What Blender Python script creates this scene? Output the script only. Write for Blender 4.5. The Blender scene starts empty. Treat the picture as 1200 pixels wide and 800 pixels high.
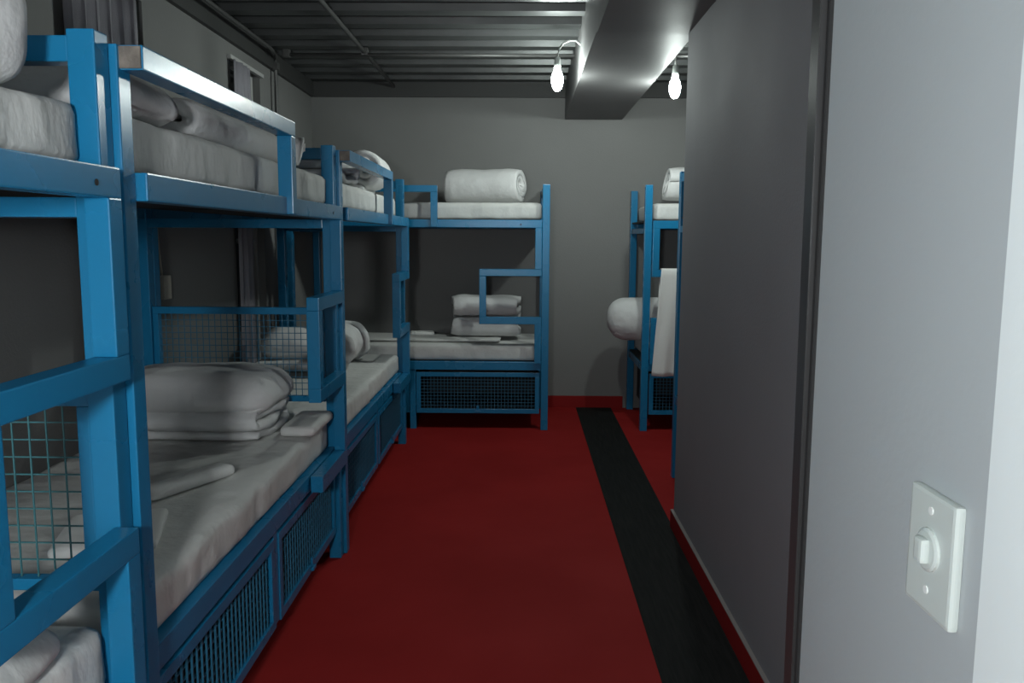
import bpy, bmesh, math, random
from mathutils import Vector, Matrix, noise
PI = math.pi
C = bpy.context.scene.collection
random.seed(7)

# ---------------------------------------------------------------- materials
def mat(name, col, rough=.6, metal=0, bump=0, bscale=60, var=0, vscale=3, spec=.5, vec=None, col2=None):
    m = bpy.data.materials.new(name); m.use_nodes = True
    nt = m.node_tree; b = nt.nodes['Principled BSDF']
    b.inputs['Base Color'].default_value = (*col, 1)
    b.inputs['Roughness'].default_value = rough
    b.inputs['Metallic'].default_value = metal
    b.inputs['Specular IOR Level'].default_value = spec
    tc = nt.nodes.new('ShaderNodeTexCoord')
    mp = nt.nodes.new('ShaderNodeMapping'); nt.links.new(tc.outputs['Object'], mp.inputs[0])
    if vec: mp.inputs['Scale'].default_value = vec
    if var:
        n = nt.nodes.new('ShaderNodeTexNoise'); n.inputs['Scale'].default_value = vscale
        n.inputs['Detail'].default_value = 5
        nt.links.new(mp.outputs[0], n.inputs['Vector'])
        r = nt.nodes.new('ShaderNodeValToRGB')
        c2 = col2 or tuple(c*(1-var) for c in col)
        r.color_ramp.elements[0].position = .35; r.color_ramp.elements[0].color = (*c2, 1)
        r.color_ramp.elements[1].position = .65; r.color_ramp.elements[1].color = (*col, 1)
        nt.links.new(n.outputs['Fac'], r.inputs[0]); nt.links.new(r.outputs[0], b.inputs['Base Color'])
        rr = nt.nodes.new('ShaderNodeMapRange')
        rr.inputs['To Min'].default_value = min(1, rough*1.2); rr.inputs['To Max'].default_value = rough*.85
        nt.links.new(n.outputs['Fac'], rr.inputs[0]); nt.links.new(rr.outputs[0], b.inputs['Roughness'])
    if bump:
        n2 = nt.nodes.new('ShaderNodeTexNoise'); n2.inputs['Scale'].default_value = bscale
        n2.inputs['Detail'].default_value = 4
        nt.links.new(mp.outputs[0], n2.inputs['Vector'])
        bp = nt.nodes.new('ShaderNodeBump'); bp.inputs['Strength'].default_value = bump
        bp.inputs['Distance'].default_value = .01 if bscale > 20 else .03
        nt.links.new(n2.outputs['Fac'], bp.inputs['Height']); nt.links.new(bp.outputs[0], b.inputs['Normal'])
    return m
def emit(name, col, s):
    m = bpy.data.materials.new(name); m.use_nodes = True
    b = m.node_tree.nodes['Principled BSDF']
    b.inputs['Base Color'].default_value = (.8, .8, .8, 1)
    b.inputs['Emission Color'].default_value = (*col, 1); b.inputs['Emission Strength'].default_value = s
    return m
M = dict(
    blue=mat('blue_enamel', (.012, .180, .36), .27, 0, .04, 25, .05, 3, .36),
    blued=mat('blue_drawer_paint', (.012, .12, .22), .45, 0, .05, 30, .2, 8),
    mesh=mat('painted_wire', (.018, .13, .22), .5),
    meshg=mat('green_wire', (.04, .15, .17), .5),
    raw=mat('raw_tube_end', (.22, .19, .16), .7, 0, .3, 80, .4, 40),
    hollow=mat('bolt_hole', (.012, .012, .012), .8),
    sheet=mat('white_cotton', (.62, .62, .60), .9, 0, .42, 9, .05, 4, .2, (1, 1.3, .8)),
    duvet=mat('white_duvet', (.66, .66, .655), .92, 0, .4, 11, .04, 5, .2),
    towel=mat('white_towelling', (.80, .80, .78), .95, 0, .5, 500, 0, 5, .1),
    wall=mat('grey_wall_paint', (.205, .205, .20), .62, 0, .12, 90, .07, 1.2, .35),
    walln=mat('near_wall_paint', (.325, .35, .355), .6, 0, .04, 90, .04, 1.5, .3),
    wallr=mat('cool_grey_wall_paint', (.248, .250, .262), .75, 0, .10, 90, .05, 1.5, .2),
    fasc=mat('dark_grey_paint', (.045, .046, .045), .6, 0, .1, 60),
    bulk=mat('grey_bulkhead_paint', (.155, .153, .153), .5, 0, .05, 60, .06, 2, .22),
    deck=mat('galvanised_deck', (.075, .08, .079), .40, .4, .04, 14, .25, 2.5),
    pipe=mat('grey_conduit', (.085, .085, .083), .45, .2),
    bead=mat('pale_bead', (.30, .27, .26), .6),
    red=mat('red_floor_paint', (.33, .019, .018), .7, 0, .05, 12, .14, 1.6, .08),
    redk=mat('red_skirting_paint', (.24, .012, .012), .65, 0, .05, 30, 0, 3, .15),
    black=mat('black_floor_paint', (.009, .0098, .0095), .8, 0, .2, 25, .4, 6, .12, (12, .8, 1), (.02, .021, .02)),
    board=mat('bunk_board', (.02, .018, .016), .8, 0, .2, 40),
    white=mat('white_plastic', (.44, .48, .455), .35),
    jamb=mat('white_jamb_paint', (.58, .62, .615), .45, 0, .05, 40),
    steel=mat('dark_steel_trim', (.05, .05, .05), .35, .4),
    curt=mat('grey_curtain', (.30, .29, .32), .85, 0, .2, 200, .1, 6, .2),
    frame=mat('window_frame_paint', (.45, .45, .44), .5),
    socket=mat('ivory_plastic', (.55, .52, .44), .5),
    cable=mat('white_cable', (.6, .62, .6), .5),
    strap=mat('black_webbing', (.01, .01, .01), .8),
    bulb=emit('bulb_glow', (.90, 1, .955), 420),
    fill_globe=emit('fill_globe_glow', (.93, .98, 1.0), 350),  # glow of the added fill lamp behind the camera
)
g = bpy.data.materials.new('dark_window_glass'); g.use_nodes = True
b = g.node_tree.nodes['Principled BSDF']; b.inputs['Base Color'].default_value = (.02, .022, .025, 1)
b.inputs['Roughness'].default_value = .08; b.inputs['Transmission Weight'].default_value = .6
M['glass'] = g

# ---------------------------------------------------------------- helpers
def obj(name, bm, m, parent=None, smooth=False, kind=None, label=None):
    me = bpy.data.meshes.new(name)
    bmesh.ops.recalc_face_normals(bm, faces=bm.faces[:])
    bm.to_mesh(me); bm.free()
    for mm in (m if isinstance(m, (list, tuple)) else [m]): me.materials.append(mm)
    if smooth:
        for p in me.polygons: p.use_smooth = True
    o = bpy.data.objects.new(name, me); C.objects.link(o)
    if parent: o.parent = parent
    if kind: o['kind'] = kind
    if label: o['label'] = label
    return o
def thing(name, label, cat, loc=(0, 0, 0), rz=0, group=None):
    o = bpy.data.objects.new(name, None); C.objects.link(o)
    o.location = loc; o.rotation_euler = (0, 0, rz); o.empty_display_size = .1
    return tag(o, label, cat, group)
def tag(o, label, cat, group=None):
    o['label'] = label; o['category'] = cat
    if group: o['group'] = group
    return o
def bx(bm, x0, x1, y0, y1, z0, z1, bev=0, mi=0):
    x0, x1 = sorted((x0, x1)); y0, y1 = sorted((y0, y1)); z0, z1 = sorted((z0, z1))
    r = bmesh.ops.create_cube(bm, size=1, matrix=Matrix.Translation(((x0+x1)/2, (y0+y1)/2, (z0+z1)/2)) @
        Matrix.Diagonal((x1-x0, y1-y0, z1-z0, 1)))
    vs = r['verts']
    for f in {f for v in vs for f in v.link_faces}: f.material_index = mi
    if bev:
        es = list({e for v in vs for e in v.link_edges})
        bmesh.ops.bevel(bm, geom=es, offset=bev, segments=2, profile=.7, affect='EDGES')
def tube(bm, pts, r, n=10, caps=True):
    rings = []
    for i, p in enumerate(pts):
        p = Vector(p)
        a = Vector(pts[max(0, i-1)]); c = Vector(pts[min(len(pts)-1, i+1)])
        d = (c-a).normalized(); up = Vector((0, 0, 1)) if abs(d.z) < .9 else Vector((1, 0, 0))
        s = d.cross(up).normalized(); t = s.cross(d)
        rr = r[i] if isinstance(r, (list, tuple)) else r
        rings.append([bm.verts.new(p + s*math.cos(2*PI*k/n)*rr + t*math.sin(2*PI*k/n)*rr) for k in range(n)])
    for A, B in zip(rings, rings[1:]):
        for k in range(n): bm.faces.new((A[k], A[(k+1) % n], B[(k+1) % n], B[k]))
    if caps: bm.faces.new(rings[0]); bm.faces.new(rings[-1])
def struct(name, boxes, m, parent=None, label=None):
    bm = bmesh.new()
    for q in boxes: bx(bm, *q)
    o = obj(name, bm, m, parent)
    if not parent: o['kind'] = 'structure'
    if label: o['label'] = label
    return o
def nz(v, s, seed):
    return noise.fractal(Vector((v[0]*s[0]+seed*7.3, v[1]*s[1]-seed*3.1, v[2]*s[2]+seed)), 1.0, 2.0, 3)

# ---------------------------------------------------------------- the room
XL, XR, YF, YB, ZC = -1.815, 3.05, -1.60, 7.27, 2.80
struct('floor', [(XL-.1, XR+.1, YF-.1, YB+.1, -.1, 0)], M['red'])
struct('trim_1', [(.486, .797, 1.13, 7.255, 0.0, .003)], M['black'], label='black painted strip along the red floor')
struct('wall_back', [(XL-.1, XR+.1, YB, YB+.12, 0, ZC)], M['wall'])
struct('wall_front', [(XL-.1, .4, YF-.12, YF, 0, ZC)], M['wall'])
struct('wall_right', [(XR, XR+.1, 1.0, YB+.1, 0, ZC)], M['wall'])
# left wall with two window openings
W1 = (3.40, 4.08, .30, 2.60); W2 = (5.27, 5.86, .30, 2.60)
wl = []
for a, c in ((YF, W1[0]), (W1[1], W2[0]), (W2[1], YB)): wl.append((XL-.14, XL, a, c, 0, ZC))
for w in (W1, W2): wl += [(XL-.14, XL, w[0], w[1], 0, w[2]), (XL-.14, XL, w[0], w[1], w[3], ZC)]
struct('wall_left', wl, M['wall'])
struct('trim_2', [(XL, XL+.03, YF, YB-.03, 2.68, ZC)], M['fasc'], label='dark beam along the top of the left wall')
struct('trim_3', [(XL, XR, YB-.03, YB, 2.68, ZC)], M['fasc'], label='dark beam along the top of the back wall')
for k, w in enumerate((W1, W2)):
    wd = bpy.data.objects.new('window_%d' % (k+1), None); C.objects.link(wd); wd['kind'] = 'structure'
    wd.location = (XL-.08, w[0], w[2])
    bm = bmesh.new(); H = w[3]-w[2]; D = w[1]-w[0]
    for q in ((0, D, 0, .04), (0, D, H-.035, H), (0, .035, .04, H-.035), (D-.035, D, .04, H-.035), (.035, D-.035, H*.5, H*.5+.03)):
        bx(bm, -.02, .03, q[0], q[1], q[2], q[3], .003)
    obj('window_frame', bm, M['frame'], wd)
    bm = bmesh.new(); bx(bm, -.002, .004, .034, D-.034, .039, H-.034); obj('glass_pane', bm, M['glass'], wd)
# partition on the right, wall by the camera
struct('wall_partition', [(.80, .91, 1.13, 4.19, 0, 2.49)], M['wallr'])
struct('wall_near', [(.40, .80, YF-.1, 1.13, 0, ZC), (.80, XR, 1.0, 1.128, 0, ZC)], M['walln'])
# skirting boards
struct('baseboard_back', [(XL, .90, YB-.015, YB, 0, .105)], M['redk'])
struct('baseboard_right', [(.785, .80, 1.13, 4.19, 0, .09), (.785, .91, 4.19, 4.205, 0, .09)], M['redk'])
struct('trim_4', [(.785, .80, 1.13, 4.205, .09, .0945)], M['bead'], label='pale bead on top of the partition skirting')
# steel corner strip at the end of the near wall: wider at the top than at the bottom
def strip(name, y0, y1, pb, pt, m, label):
    bm = bmesh.new()
    for z, p in ((0, pb), (ZC-.3, pt)):
        for x, y in ((.40-p, y0), (.40-p, y1), (.415, y1), (.415, y0)): bm.verts.new((x, y, z))
    bm.verts.ensure_lookup_table(); v = bm.verts[:]
    bm.faces.new(v[:4]); bm.faces.new(v[4:])
    for k in range(4): bm.faces.new((v[k], v[(k+1) % 4], v[4+(k+1) % 4], v[4+k]))
    bmesh.ops.bevel(bm, geom=bm.edges[:], offset=.0012, segments=2, affect='EDGES')
    obj(name, bm, M[m], kind='structure', label=label)
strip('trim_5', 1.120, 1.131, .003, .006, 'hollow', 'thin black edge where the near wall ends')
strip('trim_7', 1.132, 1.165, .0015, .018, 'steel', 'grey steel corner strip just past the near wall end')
# door jamb beside the light switch
struct('door_1', [(.394, .40, .10, .683, 0, 2.6)], M['jamb'], label='pale painted door jamb beside the light switch')

# ceiling: ribbed steel decking, ribs run across the room
def decking(name, x0, x1):
    bm = bmesh.new(); pitch = .30; h = .055; prof = []
    y = YF
    while y < YB-.001:
        for dy, dz in ((0, 0), (.11, 0), (.135, h), (.155, h-.012), (.175, h), (.255, h), (.275, h-.012) , (.285, h)):
            if y+dy < YB: prof.append((y+dy, ZC+dz))
        y += pitch
    prof.append((YB, ZC))
    lo = [[bm.verts.new((x, a, z)) for a, z in prof] for x in (x0, x1)]
    hi = [[bm.verts.new((x, a, ZC+.10)) for a in (YF, YB)] for x in (x0, x1)]
    for k in range(len(prof)-1): bm.faces.new((lo[0][k], lo[0][k+1], lo[1][k+1], lo[1][k]))
    bm.faces.new((hi[0][0], hi[0][1], hi[1][1], hi[1][0]))
    for s in (0, 1): bm.faces.new(lo[s]+[hi[s][1], hi[s][0]])
    bm.faces.new((lo[0][0], lo[1][0], hi[1][0], hi[0][0])); bm.faces.new((lo[0][-1], lo[1][-1], hi[1][1], hi[0][1]))
    return obj(name, bm, M['deck'], kind='structure')
decking('ceiling', XL-.05, XR)
struct('trim_6', [(.355, .842, 4.19, YB, 2.50, ZC+.06, 0), (.355, .90, 1.13, 4.19, 2.485, ZC+.06)], M['bulk'],
       label='grey boxed bulkhead running along the ceiling')

# conduits
def pipe(name, pts, r, label, cat='pipe', clips=()):
    t = thing(name, label, cat, pts[0]); p0 = Vector(pts[0])
    bm = bmesh.new(); tube(bm, [Vector(p)-p0 for p in pts], r, 12); obj('pipe_run', bm, M['pipe'], t, True)
    for c in clips:
        bm = bmesh.new(); c = Vector(c)-p0
        bx(bm, c.x-.024, c.x+.024, c.y-.024, c.y+.024, c.z-.022, c.z+.030, .006); obj('junction_box', bm, M['pipe'], t)
    return t
pipe('conduit', [(-1.10, YF+.02, 2.765), (-1.10, 7.23, 2.765)], .0135, 'grey ceiling conduit running the length of the room above the left bunks', 'pipe', [(-1.10, 5.93, 2.765)])
pipe('conduit', [(-1.66, 5.92, 2.745), (.352, 5.92, 2.745)], .012, 'grey ceiling conduit crossing the room from left wall to bulkhead', 'pipe', [(-1.64, 5.92, 2.75)])
pipe('conduit', [(.845, 5.50, 2.660), (3.04, 5.50, 2.660)], .012, 'short pale conduit right of the bulkhead that the right bulb hangs from', 'pipe')
pts = [(-1.72, YF+.02, 2.765), (-1.72, 5.80, 2.765), (-1.74, 6.0, 2.765), (-1.765, 6.08, 2.76), (-1.775, 6.11, 2.74), (-1.775, 6.11, 2.6), (-1.79, 6.11, .1)]
pipe('conduit', pts, .013, 'grey conduit along the top of the left wall turning down at the back corner', 'pipe', [(-1.775, 6.11, 2.70)])

# hanging bulbs
def bulb_mesh(c, r, m):
    bm = bmesh.new(); n = 14
    prof = [(.0, .068), (.35, .066), (.62, .058), (.88, .040), (1, .015), (.98, -.008), (.85, -.032), (.6, -.05), (.3, -.060), (0, -.063)]
    rings = []
    for q, z in prof[1:-1]:
        rings.append([bm.verts.new((c[0]+r*q*math.cos(2*PI*k/n), c[1]+r*q*math.sin(2*PI*k/n), c[2]+z)) for k in range(n)])
    for A, B in zip(rings, rings[1:]):
        for k in range(n): bm.faces.new((A[k], A[(k+1) % n], B[(k+1) % n], B[k]))
    bm.faces.new(rings[0]); bm.faces.new(rings[-1]); return bm
def hanging_bulb(label, c, cable, m):
    t = thing('hanging_light_bulb', label, 'light', c, 0)
    c = Vector(c)
    bm = bmesh.new(); tube(bm, [Vector(p)-c for p in cable], .006, 8); obj('cable', bm, M['cable'], t, True)
    bm = bmesh.new(); tube(bm, [(0, 0, .145), (0, 0, .14), (0, 0, .10), (0, 0, .066)], [.010, .018, .021, .023], 14); obj('lamp_holder', bm, M['white'], t, True)
    o = obj('bulb', bulb_mesh((0, 0, 0), .037, m), m, t, True)
    return t
hanging_bulb('lit bulb on a curved cable from the left side of the ceiling bulkhead', (.211, 5.35, 2.471),
    [(.357, 5.35, 2.690), (.325, 5.35, 2.715), (.285, 5.35, 2.715), (.245, 5.35, 2.697), (.221, 5.35, 2.665), (.212, 5.35, 2.63), (.211, 5.35, 2.612)], M['bulb'])
hanging_bulb('lit bulb hanging straight down right of the ceiling bulkhead, next to the partition', (.973, 5.50, 2.453),
    [(.973, 5.50, 2.650), (.973, 5.50, 2.62), (.973, 5.50, 2.594)], M['bulb'])
# added globe lamp out of view, supplies the light coming from behind the camera
t = thing('added_fill_lamp', 'added globe lamp out of view, fill light from behind the camera', 'lamp', (-.36, -.46, 0))
bm = bmesh.new(); tube(bm, [(0, 0, 0), (0, 0, .012), (0, 0, .024), (0, 0, .03)], [.14, .14, .12, .02], 28); obj('base', bm, M['steel'], t)
bm = bmesh.new(); tube(bm, [(0, 0, .028), (0, 0, 1.47)], .011, 12); obj('pole', bm, M['steel'], t, True)
bm = bmesh.new(); tube(bm, [(0, 0, 1.46), (0, 0, 1.48), (0, 0, 1.508)], [.02, .04, .045], 16); obj('lamp_holder', bm, M['steel'], t, True)
bm = bmesh.new(); bmesh.ops.create_uvsphere(bm, u_segments=24, v_segments=16, radius=.10, matrix=Matrix.Translation((0, 0, 1.60))); obj('globe', bm, M['fill_globe'], t, True)

# light switch on the near wall
t = thing('light_switch', 'white wall switch plate with round centre toggle on the near right wall', 'switch', (.40, .765, 1.203))
bm = bmesh.new(); bx(bm, -.010, 0, -.043, .043, -.059, .059, .004); obj('switch_plate', bm, M['white'], t, False)
bm = bmesh.new(); tube(bm, [(-.009, 0, .004), (-.0125, 0, .004), (-.014, 0, .004)], [.021, .021, .018], 24); o = obj('toggle_surround', bm, M['white'], t, False)
bm = bmesh.new(); bx(bm, -.022, -.012, -.008, .008, -.008, .016, .004); obj('toggle', bm, M['white'], t)
for z in (-.036, .042):
    bm = bmesh.new(); tube(bm, [(-.009, 0, z), (-.0112, 0, z)], .004, 10); obj('screw', bm, M['cable'], t)

t = thing('wall_socket', 'small ivory wall socket with a wire above it, seen behind the nearest full bunk', 'socket', (XL, 4.16, 1.24))
bm = bmesh.new(); bx(bm, 0, .03, -.045, .045, -.06, .06, .006); obj('socket_box', bm, M['socket'], t)
bm = bmesh.new(); tube(bm, [(.012, -.02, .055), (.012, -.045, .2), (.012, -.07, .42)], .005, 8); obj('wire', bm, M['socket'], t, True)

# curtains
def curtain(y0, y1, z0, z1, folds, label, seed):
    t = thing('curtain', label, 'curtain', (XL+.032, (y0+y1)/2, z0))
    bm = bmesh.new(); nu = folds*10; nv = 14; D = y1-y0; g_ = []
    for i in range(nu+1):
        s = i/nu; col = []
        for j in range(nv+1):
            q = j/nv
            a = .014+.005*math.sin(s*9+seed)
            x = a*math.sin(2*PI*folds*s+.5*math.sin(q*3+seed)) + .008*nz((s*4, q*2, 0), (1, 1, 1), seed)
            y = -D/2+D*s + .010*math.sin(4*PI*folds*s)
            col.append(bm.verts.new((x, y, (z1-z0)*q)))
        g_.append(col)
    for i in range(nu):
        for j in range(nv): bm.faces.new((g_[i][j], g_[i+1][j], g_[i+1][j+1], g_[i][j+1]))
    o = obj('curtain_cloth', bm, M['curt'], t, True)
    sm = o.modifiers.new('s', 'SOLIDIFY'); sm.thickness = .003
    bm = bmesh.new(); bx(bm, -.031, -.005, -D/2-.01, D/2+.34-.33*(seed == 1), z1-z0+.001, z1-z0+.026, .003); obj('curtain_rail', bm, M['frame'], t)
curtain(3.33, 3.96, .34, 2.585, 6, 'grey curtain at the nearer window, above the nearest full bunk', 1)
curtain(5.23, 5.53, .34, 2.575, 3, 'narrow grey curtain at the farther window, seen between the bunks', 4)

# ---------------------------------------------------------------- bunk beds
T = .055
def wire_panel(bm, x0, x1, y0, y1, z0, z1, pitch, w=.0028, axis='x'):
    """grid of wires in the x-z plane (axis x) or the y-z plane (axis y)"""
    if axis == 'x':
        n = max(1, round(abs(x1-x0)/pitch)); 
        for i in range(1, n): x = x0+(x1-x0)*i/n; bx(bm, x-w/2, x+w/2, y0, y0+w, z0, z1)
    else:
        n = max(1, round(abs(y1-y0)/pitch))
        for i in range(1, n): y = y0+(y1-y0)*i/n; bx(bm, x0, x0+w, y-w/2, y+w/2, z0, z1)
    m_ = max(1, round((z1-z0)/pitch))
    for j in range(1, m_):
        z = z0+(z1-z0)*j/m_
        if axis == 'x': bx(bm, x0, x1, y0+w*.8, y0+w*1.8, z-w/2, z+w/2)
        else: bx(bm, x0+w*.8, x0+w*1.8, y0, y1, z-w/2, z+w/2)
def bunk(label, loc, rz, L=2.055, W=.94, sgn=1, guard=1.15, mid=None, midleg=False, divider=None, meshkey='mesh', holes=(), endguard=True, step=True, wire=(.034, .0052)):
    t = thing('bunk_bed', label, 'bunk bed', loc, rz, None)
    S = sgn; mid = mid or L/2
    def part(name, boxes, m='blue', bev=.0035, parent=None, lab=None, extra=None):
        bm = bmesh.new()
        for u0, u1, v0, v1, z0, z1 in boxes: bx(bm, S*u0, S*u1, v0, v1, z0, z1, bev)
        return obj(name, bm, M[m], parent or t, label=lab)
    B = W
    part('head_post', [(0, T, .025, .08, 0, 1.885)]); part('head_post', [(0, T, B-T, B, 0, 1.885)])
    part('foot_post', [(L-T, L, .04, .04+T, 0, 1.90)]); part('foot_post', [(L-T, L, B-T, B, 0, 1.90)])
    f = part('upper_rail', [(T, L-T-.003, 0, .05, 1.572, 1.632)])
    for u in holes:
        bm = bmesh.new(); tube(bm, [(S*u, -.0015, 1.598), (S*u, .004, 1.598)], .0065, 10); obj('bolt_hole', bm, M['hollow'], f)
    part('upper_rail', [(T, L-T, B-.05, B, 1.572, 1.632)])
    part('end_rail', [(L-T+.003, L-.003, .095, B-T, 1.535, 1.575)]); part('end_rail', [(.003, T-.003, .08, B-T, 1.535, 1.575)])
    part('upper_board', [(.012, L-.012, .058, B-.055, 1.618, 1.630)], 'board', 0, lab='dark board')
    gr = part('guard_rail', [(.012, guard, -.022, .028, 1.835, 1.885)])
    part('guard_post', [(guard-.05, guard, -.022, .028, 1.574, 1.835)], parent=gr)
    part('tube_end', [(.0075, .0125, -.019, .025, 1.838, 1.882)], 'raw', 0, gr, 'unpainted brownish tube end')
    if endguard: part('end_guard', [(L-T+.003, L-.003, .095, B-T, 1.838, 1.888)])
    # ladder with its stepped bracket
    ld = part('ladder', [(L-.11, L-.058, 0, .05, 1.26, 1.572)])
    part('rung', [(L-.535, L-.058, 0, .05, 1.207, 1.26)], parent=ld)
    part('rung', [(L-.535, L-.058, 0, .05, .838, .893)], parent=ld)
    part('ladder_stile', [(L-.535, L-.483, 0, .05, .893, 1.207)], parent=ld)
    part('ladder_stile', [(L-.11, L-.058, 0, .05, .535, .838)], parent=ld)
    if step: part('rung', [(L-.535, L-.058, 0, .05, .468, .535)], parent=ld)
    # lower frame
    part('lower_rail', [(T, L-T, .055, .10, .472, .537)]); part('lower_rail', [(T, L-T, B-.05, B, .472, .537)])
    part('end_rail', [(L-T+.003, L-.003, .095, B-T, .475, .530)]); part('end_rail', [(.003, T-.003, .08, B-T, .475, .530)])
    part('lower_board', [(.012, L-.012, .105, B-.055, .522, .535)], 'board', 0, lab='dark board')
    part('centre_stile', [(mid-.024, mid+.024, .062, .10, 0 if midleg else .134, .472)])
    # drawers
    for a, c in ((T+.012, mid-.028), (mid+.028, L-T-.012)):
        z0, z1 = .128, .452; y = .058; w = .034
        dr = part('drawer', [(a, c, y, y+.025, z0, z0+w), (a, c, y, y+.025, z1-w, z1), (a, a+w, y, y+.025, z0+w, z1-w), (c-w, c, y, y+.025, z0+w, z1-w)], 'blue', .002)
        part('drawer_box', [(a+.01, c-.01, y+.03, B-.12, z0+.01, z0+.022), (a+.01, a+.02, y+.03, B-.12, z0+.022, z1-.02), (c-.02, c-.01, y+.03, B-.12, z0+.022, z1-.02), (a+.02, c-.02, B-.13, B-.12, z0+.022, z1-.02)], 'board', 0, dr)
        bm = bmesh.new(); wire_panel(bm, S*(a+w), S*(c-w), y+.008, y+.01, z0+w, z1-w, *wire); obj('wire_mesh', bm, M['mesh'], dr)
        m_ = (a+c)/2
        part('handle', [(m_-.022, m_+.022, y-.012, y, z0+.008, z0+.022), (m_-.010, m_+.010, y-.005, y+.004, z0+.022, z0+.058)], 'blue', .003, dr)
    if divider:
        u0 = L-T+.012; w = .032; a, c, z0, z1 = .10, B-T-.002, .744, 1.178
        dv = part('end_panel', [(u0, u0+.03, a, c, z1-w, z1), (u0, u0+.03, a, c, z0, z0+.026), (u0, u0+.03, a, a+.026, z0+.026, z1-w), (u0, u0+.03, c-.026, c, z0+.026, z1-w)], 'blue', .003)
        bm = bmesh.new(); wire_panel(bm, S*(u0+.012), 0, a+.026, c-.026, z0+.026, z1-w, divider, .0030, 'y'); obj('wire_mesh', bm, M[meshkey], dv)
    return t
bunk('blue bunk bed nearest the camera, cut off by the left edge', (-.80, -.33, 0), PI/2, divider=.036, meshkey='meshg', holes=(1.90,))
bunk('second blue bunk bed from the camera, big folded duvet on its lower bunk', (-.80, 1.73, 0), PI/2, divider=.0285, mid=1.07, guard=1.16, holes=(1.81,))
bunk('third blue bunk bed from the camera along the left wall', (-.80, 3.79, 0), PI/2, L=2.16, guard=1.25)
bunk('blue bunk bed standing across the back wall left of the aisle', (-1.812, 6.33, 0), 0, L=2.02, W=.925, guard=1.168, mid=.962, midleg=True, holes=(1.80,), step=False, wire=(.026, .0032))
bunk('blue bunk bed in the right back corner with a towel on its ladder', (2.985, 6.33, 0), 0, sgn=-1, W=.925, endguard=False, step=False, wire=(.026, .0032))
bunk('blue bunk bed behind the partition, only one post showing at its edge', (3.01, 5.19, 0), PI)

# ---------------------------------------------------------------- soft things
def soft_box(w, d, h, r, seed=0, amp=.006, fr=(5, 5, 5), n=26, puff=0, side=0):
    """rounded padded block, base at z=0, centred in x and y"""
    bm = bmesh.new()
    nx, ny, nzz = max(6, int(n*w)), max(6, int(n*d)), max(4, int(n*h*1.6))
    nx, ny = min(nx, 90), min(ny, 60)
    P = {}
    def key(i, j, k): return (i, j, k)
    def vert(i, j, k):
        if (i, j, k) in P: return P[(i, j, k)]
        p = Vector((-w/2+w*i/nx, -d/2+d*j/ny, h*k/nzz))
        rz = min(r, h/2-.001)
        c = Vector((max(-w/2+r, min(w/2-r, p.x)), max(-d/2+r, min(d/2-r, p.y)), max(rz, min(h-rz, p.z))))
        q = p-c
        if q.length > 1e-6:
            qq = Vector((q.x/r, q.y/r, q.z/rz)); m_ = max(abs(qq.x), abs(qq.y), abs(qq.z)); 
            qq = qq.normalized()*m_; q = Vector((qq.x*r, qq.y*r, qq.z*rz)); p = c+q
        nrm = q.normalized() if q.length > 1e-6 else Vector((0, 0, 1 if k == nzz else -1))
        if puff and k > 0:
            e = (1-(2*p.x/w)**4)*(1-(2*p.y/d)**4); p.z *= 1-puff+puff*max(0, e)
        a = amp*nz(p, fr, seed)
        if side and abs(nrm.z) < .7 and p.z > .01:
            a += side*noise.noise(Vector((p.x*13+seed, p.y*13, p.z*3.5+2*math.sin(p.x*4+p.y*5))))
        if k == 0: a = 0
        p += nrm*a
        if p.z < 0: p.z = 0
        P[(i, j, k)] = bm.verts.new(p); return P[(i, j, k)]
    def quad(a, b_, c, d_):
        try: bm.faces.new([vert(*x) for x in (a, b_, c, d_)])
        except ValueError: pass
    for i in range(nx):
        for j in range(ny):
            for k in (0, nzz): quad((i, j, k), (i+1, j, k), (i+1, j+1, k), (i, j+1, k))
    for i in range(nx):
        for k in range(nzz):
            for j in (0, ny): quad((i, j, k), (i+1, j, k), (i+1, j, k+1), (i, j, k+1))
    for j in range(ny):
        for k in range(nzz):
            for i in (0, nx): quad((i, j, k), (i, j+1, k), (i, j+1, k+1), (i, j, k+1))
    return bm
def ribbon(path, th, length, seed, amp=.005, endtaper=.35, K=34, fr=(9, 5, 9), squash=None):
    """a thick sheet whose cross-section follows path in x-z, extruded along y, centred"""
    n = len(path); nrm = []
    for i in range(n):
        a = Vector(path[max(0, i-1)]); c = Vector(path[min(n-1, i+1)]); d = (c-a).normalized(); nrm.append(Vector((-d.y, d.x)))
    bm = bmesh.new(); rings = []
    for k in range(K+1):
        s = k/K; y = -length/2+length*s; e = min(s, 1-s)*length
        tp = 1-endtaper*math.exp(-(e/.035)**2)
        pull = .012*math.sin(s*5+seed)
        ring = []
        def P(i, side):
            p = Vector(path[i]); q = p+nrm[i]*side*th/2*tp
            cap = .55 if i in (0, n-1) else 1
            q = p+nrm[i]*side*th/2*tp*cap
            v3 = Vector((q.x+pull*.3, y, q.y))
            # slight shift of layers along y so the folded edges do not line up
            lay = .018*math.sin(i*.23+seed)*(2*s-1)
            v3.y += lay
            a = amp*nz(v3+Vector((0, 0, i*.02)), fr, seed)
            if q.y < .012: a *= .2
            v3.x += nrm[i].x*side*a; v3.z += nrm[i].y*side*a
            v3.z = max(0, v3.z)
            return bm.verts.new(v3)
        for i in range(n): ring.append(P(i, 1))
        for i in range(n-1, -1, -1): ring.append(P(i, -1))
        rings.append(ring)
    m_ = len(rings[0])
    for A, B in zip(rings, rings[1:]):
        for i in range(m_): bm.faces.new((A[i], A[(i+1) % m_], B[(i+1) % m_], B[i]))
    for R in (rings[0], rings[-1]):
        for i in range(n-1): bm.faces.new((R[i], R[i+1], R[m_-2-i], R[m_-1-i]))
    return bm
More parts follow.
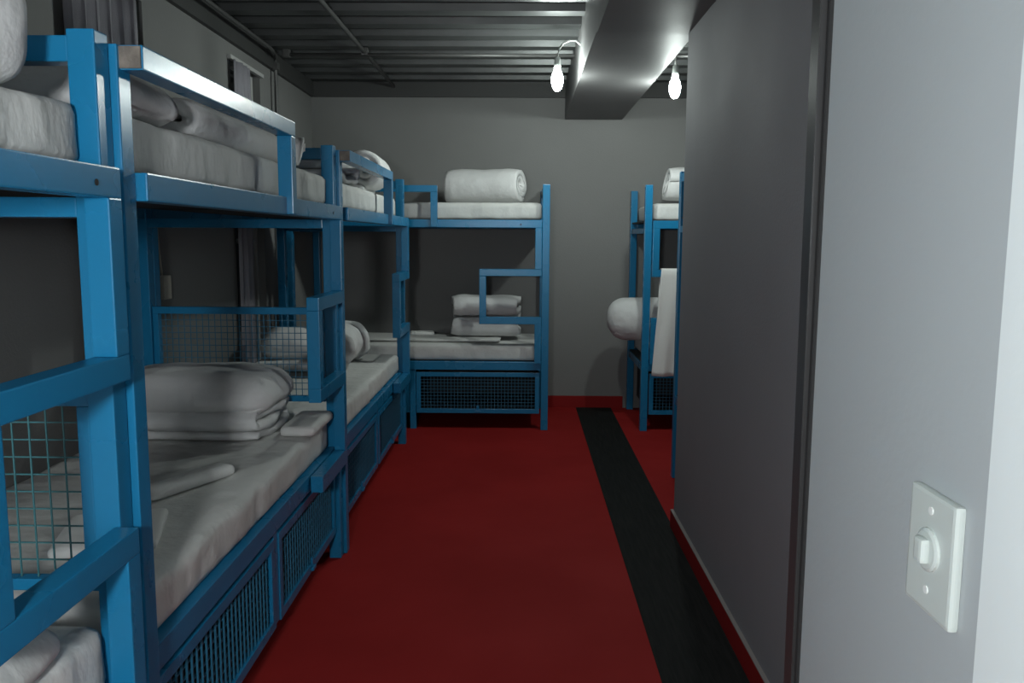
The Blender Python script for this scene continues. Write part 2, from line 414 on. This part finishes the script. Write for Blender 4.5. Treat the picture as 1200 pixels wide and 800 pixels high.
def fold_path(w, th, layers, step=.02):
    pts = []; z = th/2; x0, x1 = -w/2+th/2, w/2-th/2; d = 1
    for l in range(layers):
        a, c = (x0, x1) if d > 0 else (x1, x0)
        inset = random.uniform(-.006, .012)
        nseg = max(3, int(abs(c-a)/step))
        for i in range(nseg+1): pts.append((a+(c-a)*i/nseg, z+.004*math.sin(i*.7+l)))
        if l < layers-1:
            for q in range(1, 7):
                an = -PI/2+PI*q/7
                pts.append((c+d*(th*.56)*math.cos(an), z+th*.53+th*.53*math.sin(an)))
        z += th*1.06; d = -d
    return pts
def spiral_path(R, th, turns, start=0, flat=.0):
    pts = []; n = int(turns*26); r0 = R-th/2-turns*th*1.03
    r0 = max(r0, th*.35)
    for i in range(n+1):
        s = i/n; an = start+2*PI*turns*s; r = r0+(R-th/2-r0)*s
        pts.append((r*math.cos(an), R*(1-flat)+r*math.sin(an)*(1-flat)))
    return pts
def place(o, loc, rz=0, ry=0, rx=0):
    o.location = loc; o.rotation_euler = (rx, ry, rz); return o
def soft(name, bm, m, label, cat, loc, rz=0, group=None, rx=0, ry=0):
    o = obj(name, bm, M[m], None, True); place(o, loc, rz, ry, rx); return tag(o, label, cat, group)
def duvet_fold(label, loc, rz, w, length, layers, th, seed, amp=.006, tilt=0, name='folded_duvet', **k):
    random.seed(seed)
    return soft(name, ribbon(fold_path(w, th, layers), th*.97, length, seed, amp, **k), 'duvet', label, 'duvet', loc, rz, rx=tilt)
def duvet_roll(label, loc, rz, R, length, turns, th, seed, amp=.006, start=0, flat=.04, name='rolled_duvet', **k):
    return soft(name, ribbon(spiral_path(R, th, turns, start, flat), th*.97, length, seed, amp, **k), 'duvet', label, 'duvet', loc, rz)

# mattresses -----------------------------------------------------------------
def mattress(label, cx, cy, z, lx, ly, h, seed):
    return soft('mattress', soft_box(lx, ly, h, .026, seed, .006, (2.2, 4.5, 3), 30, 0, .010), 'sheet', label, 'mattress', (cx, cy, z))
LZ, UZ = .538, 1.633
mattress('white sheeted mattress on the lower bunk at the left edge, nearest the camera', -1.293, .70, LZ, .83, 1.93, .145, 1)
mattress('white sheeted mattress on the upper bunk at the left edge, nearest the camera', -1.293, .70, UZ, .84, 1.95, .125, 2)
mattress('white sheeted mattress on the lower bunk of the second bed, under the big folded duvet', -1.293, 2.745, LZ, .83, 1.92, .135, 3)
mattress('white sheeted mattress on the upper bunk of the second bed, behind its long guard rail', -1.293, 2.765, UZ, .84, 1.94, .135, 4)
mattress('white sheeted mattress on the lower bunk of the third bed along the left wall', -1.293, 4.86, LZ, .83, 2.02, .130, 5)
mattress('white sheeted mattress on the upper bunk of the third bed along the left wall', -1.293, 4.80, UZ, .84, 1.90, .130, 6)
mattress('white sheeted mattress on the lower bunk of the bed across the back wall', -.80, 6.83, LZ, 1.89, .80, .130, 7)
mattress('white sheeted mattress on the upper bunk of the bed across the back wall', -.80, 6.83, UZ, 1.89, .80, .130, 8)
mattress('white sheeted mattress on the lower bunk in the right back corner, beneath the protruding roll', 1.96, 6.83, LZ, 1.92, .80, .130, 9)
mattress('white sheeted mattress on the upper bunk in the right back corner', 1.96, 6.83, UZ, 1.92, .80, .130, 10)

# bedding --------------------------------------------------------------------
# second bed, lower bunk: big folded duvet lying across the bed
def join(*bms):
    me = bpy.data.meshes.new('tmp'); out = bmesh.new()
    for b, m_ in bms:
        b.transform(m_); b.to_mesh(me); b.free(); out.from_mesh(me)
    bpy.data.meshes.remove(me); return out
random.seed(3)
low = ribbon(fold_path(.44, .040, 3), .039, .66, 11, .006)
top_ = soft_box(.72, .50, .175, .085, 11, .012, (4, 5, 4), 60, .30)
soft('folded_duvet', join((low, Matrix.Rotation(PI/2, 4, 'Z')), (top_, Matrix.Translation((0.0, .02, .10)))), 'duvet',
     'big puffy white duvet folded in layers on the lower bunk of the second bed', 'duvet', (-1.375, 3.45, .674))
o = soft('rolled_towel', soft_box(.36, .085, .040, .02, 12, .003, (14, 14, 14), 90), 'towel', 'narrow white rolled towel lying loose on the lower mattress of the second bed', 'towel', (-1.10, 2.64, .677), 1.12)
o = soft('folded_sheet', soft_box(.26, .30, .03, .015, 13, .003, (8, 8, 8), 60), 'towel', 'corner of a flat white sheet beside the near posts on the second lower bunk', 'sheet', (-1.12, 2.18, .677), .3)
o = soft('folded_sheet', soft_box(.15, .34, .045, .02, 14, .004, (8, 8, 8), 60), 'sheet', 'flat folded white sheet tucked between the big folded duvet and the end mesh', 'sheet', (-.925, 3.50, .676), .0)
# nearest bed
soft('rolled_duvet', soft_box(.60, .27, .215, .075, 15, .008, (5, 5, 5), 70), 'duvet', 'bulky white rolled duvet on the upper bunk at the left edge of the frame', 'duvet', (-1.195, 1.47, 1.765), -.05)
o = soft('pillow', soft_box(.30, .36, .09, .045, 16, .005, (6, 6, 6), 60, .3), 'sheet', 'small white pillow on the lower bunk at the left edge, seen through the ladder frame', 'pillow', (-1.02, 1.34, .68), .1)
# second bed, upper bunk
o = soft('pillow', soft_box(.52, .30, .125, .062, 17, .008, (5, 5, 5), 60, .35), 'duvet', 'white pillow end poking out beside the posts at the head of the second upper bunk', 'pillow', (-1.125, 2.02, 1.768), .05)
duvet_fold('flat white duvet folded low along the upper bunk of the second bed', (-1.20, 2.82, 1.768), 0, .52, .92, 2, .058, 18, .006)
duvet_roll('white rolled pillow-like duvet at the far end of the second upper bunk', (-1.12, 3.50, 1.768), PI/2, .085, .40, 1.6, .05, 19, .006, .5, .1)
# third bed
duvet_fold('greyish white folded duvet at the near end of the third upper bunk', (-1.17, 4.25, 1.766), PI/2, .50, .56, 2, .052, 20, .006)
duvet_roll('big rounded white rolled duvet at the far end of the third upper bunk', (-1.0, 5.47, 1.768), .03, .152, .50, 2.4, .060, 21, .007, 2.2, .06)
duvet_roll('white rolled duvet with its spiral end facing the camera on the third lower bunk', (-1.12, 5.10, .677), .10, .148, .44, 1.7, .080, 22, .008, .1, .02, endtaper=.2)
soft('pillow', soft_box(.36, .24, .26, .10, 34, .008, (5, 5, 5), 60, .2), 'duvet', 'white pillow propped up behind the spiral roll on the third lower bunk', 'pillow', (-1.21, 5.53, .680), -.1)
o = soft('pillow', soft_box(.34, .30, .19, .09, 23, .008, (5, 5, 5), 60, .2), 'duvet', 'rounded white pillow seen through the wire end panel on the third lower bunk', 'pillow', (-1.48, 5.22, .73), .2)
o = soft('folded_duvet', soft_box(.36, .42, .06, .03, 33, .005, (8, 8, 8), 60), 'duvet', 'flat white folded duvet under the rounded pillow on the third lower bunk', 'duvet', (-1.47, 5.20, .674), .0)
# bed across the back wall
duvet_roll('white rolled duvet on the upper bunk across the back wall', (-.31, 6.74, 1.768), PI/2-.22, .155, .62, 2.4, .062, 24, .008, 2.6, .06)
duvet_fold('white duvet folded into a tall bundle on the lower bunk across the back wall', (-.295, 6.82, .698), PI/2+PI, .30, .54, 4, .078, 25, .009)
o = soft('folded_towel', soft_box(.20, .14, .03, .015, 26, .003, (9, 9, 9), 70), 'towel', 'small flat white towel on the lower bunk across the back wall', 'towel', (-.83, 6.86, .690), .1)
o = soft('folded_sheet', soft_box(1.16, .36, .022, .011, 27, .004, (4, 6, 4), 34), 'sheet', 'white sheet turned back flat on the lower bunk across the back wall', 'sheet', (-.75, 6.70, .675), -.02)
# right back corner
soft('rolled_duvet', soft_box(.66, .345, .345, .160, 28, .008, (5, 5, 5), 70), 'duvet', 'white rolled duvet sticking out past the end of the lower bunk in the right corner', 'duvet', (1.02, 6.74, .675), 0)
duvet_roll('white rolled duvet standing on the upper bunk in the right corner', (1.44, 6.72, 1.766), PI/2, .155, .60, 2.4, .062, 29, .007, .4, .03)
# pillow on the hidden bunk whose corner shows at the partition edge
mattress('white sheeted mattress on the lower bunk behind the partition', 1.96, 4.70, LZ, 1.92, .80, .130, 30)
duvet_fold('crumpled white bedding at the edge of the lower bunk behind the partition', (1.235, 4.92, .677), PI/2+.03, .22, .50, 3, .05, 31, .012)

# towel over the ladder rung of the right corner bunk
def hanging_towel(label, x0, x1, y, ztop, zf, zb, seed):
    bm = bmesh.new(); nu, nv = 26, 40; g_ = []
    for i in range(nu+1):
        s = i/nu; col = []
        for j in range(nv+1):
            q = j/nv; Lf = ztop-zf; Lb = ztop-zb; l = q*(Lf+Lb+.08)
            if l < Lf: z = zf+l; yy = -.010; k = (1-l/Lf)
            elif l < Lf+.08:
                an = PI*(l-Lf)/.08; z = ztop+.010*math.sin(an); yy = .020-.034*math.cos(an); k = 0
            else: z = ztop-(l-Lf-.08); yy = .062; k = .3*(l-Lf-.08)/Lb
            x = x0+(x1-x0)*s - (.055*(1-s))*k
            sg = -1 if yy < .02 else 1
            yy += sg*(k*.016*(1+math.sin(s*15+seed+2*k)) + .004*nz((s*5, q*5, 0), (1, 1, 1), seed)*k)
            col.append(bm.verts.new((x, y+yy, z)))
        g_.append(col)
    for i in range(nu):
        for j in range(nv): bm.faces.new((g_[i][j], g_[i+1][j], g_[i+1][j+1], g_[i][j+1]))
    o = obj('hanging_towel', bm, M['towel'], None, True)
    sm = o.modifiers.new('s', 'SOLIDIFY'); sm.thickness = .006; sm.offset = 0
    return tag(o, label, 'towel')
hanging_towel('long white towel hanging over the ladder rung of the bunk in the right corner', 1.055, 1.40, 6.318, 1.262, .45, .70, 3)

# ---------------------------------------------------------------- camera, world
f, pit, yaw, rol = 971.43, math.radians(7.156), math.radians(-.671), math.radians(.332)
a, b_, c = pit, yaw, rol
Rw = Vector((math.cos(b_), -math.sin(b_), 0))
Fw = Vector((math.sin(b_)*math.cos(a), math.cos(b_)*math.cos(a), -math.sin(a)))
Uw = Vector((math.sin(b_)*math.sin(a), math.cos(b_)*math.sin(a), math.cos(a)))
X = Rw*math.cos(c)+Uw*math.sin(c); Y = -Rw*math.sin(c)+Uw*math.cos(c)
cam = bpy.data.cameras.new('camera'); co = bpy.data.objects.new('camera', cam); C.objects.link(co)
co.matrix_world = Matrix((( X.x, Y.x, -Fw.x, 0), (X.y, Y.y, -Fw.y, 0), (X.z, Y.z, -Fw.z, 1.5), (0, 0, 0, 1)))
cam.sensor_width = 36; cam.lens = f/1200*36; cam.clip_start = .02
bpy.context.scene.camera = co
w = bpy.data.worlds.new('night'); bpy.context.scene.world = w; w.use_nodes = True
w.node_tree.nodes['Background'].inputs[0].default_value = (.01, .012, .016, 1)
vs = bpy.context.scene.view_settings
vs.view_transform = 'Standard'; vs.look = 'None'; vs.exposure = 0; vs.gamma = 1; vs.use_curve_mapping = False
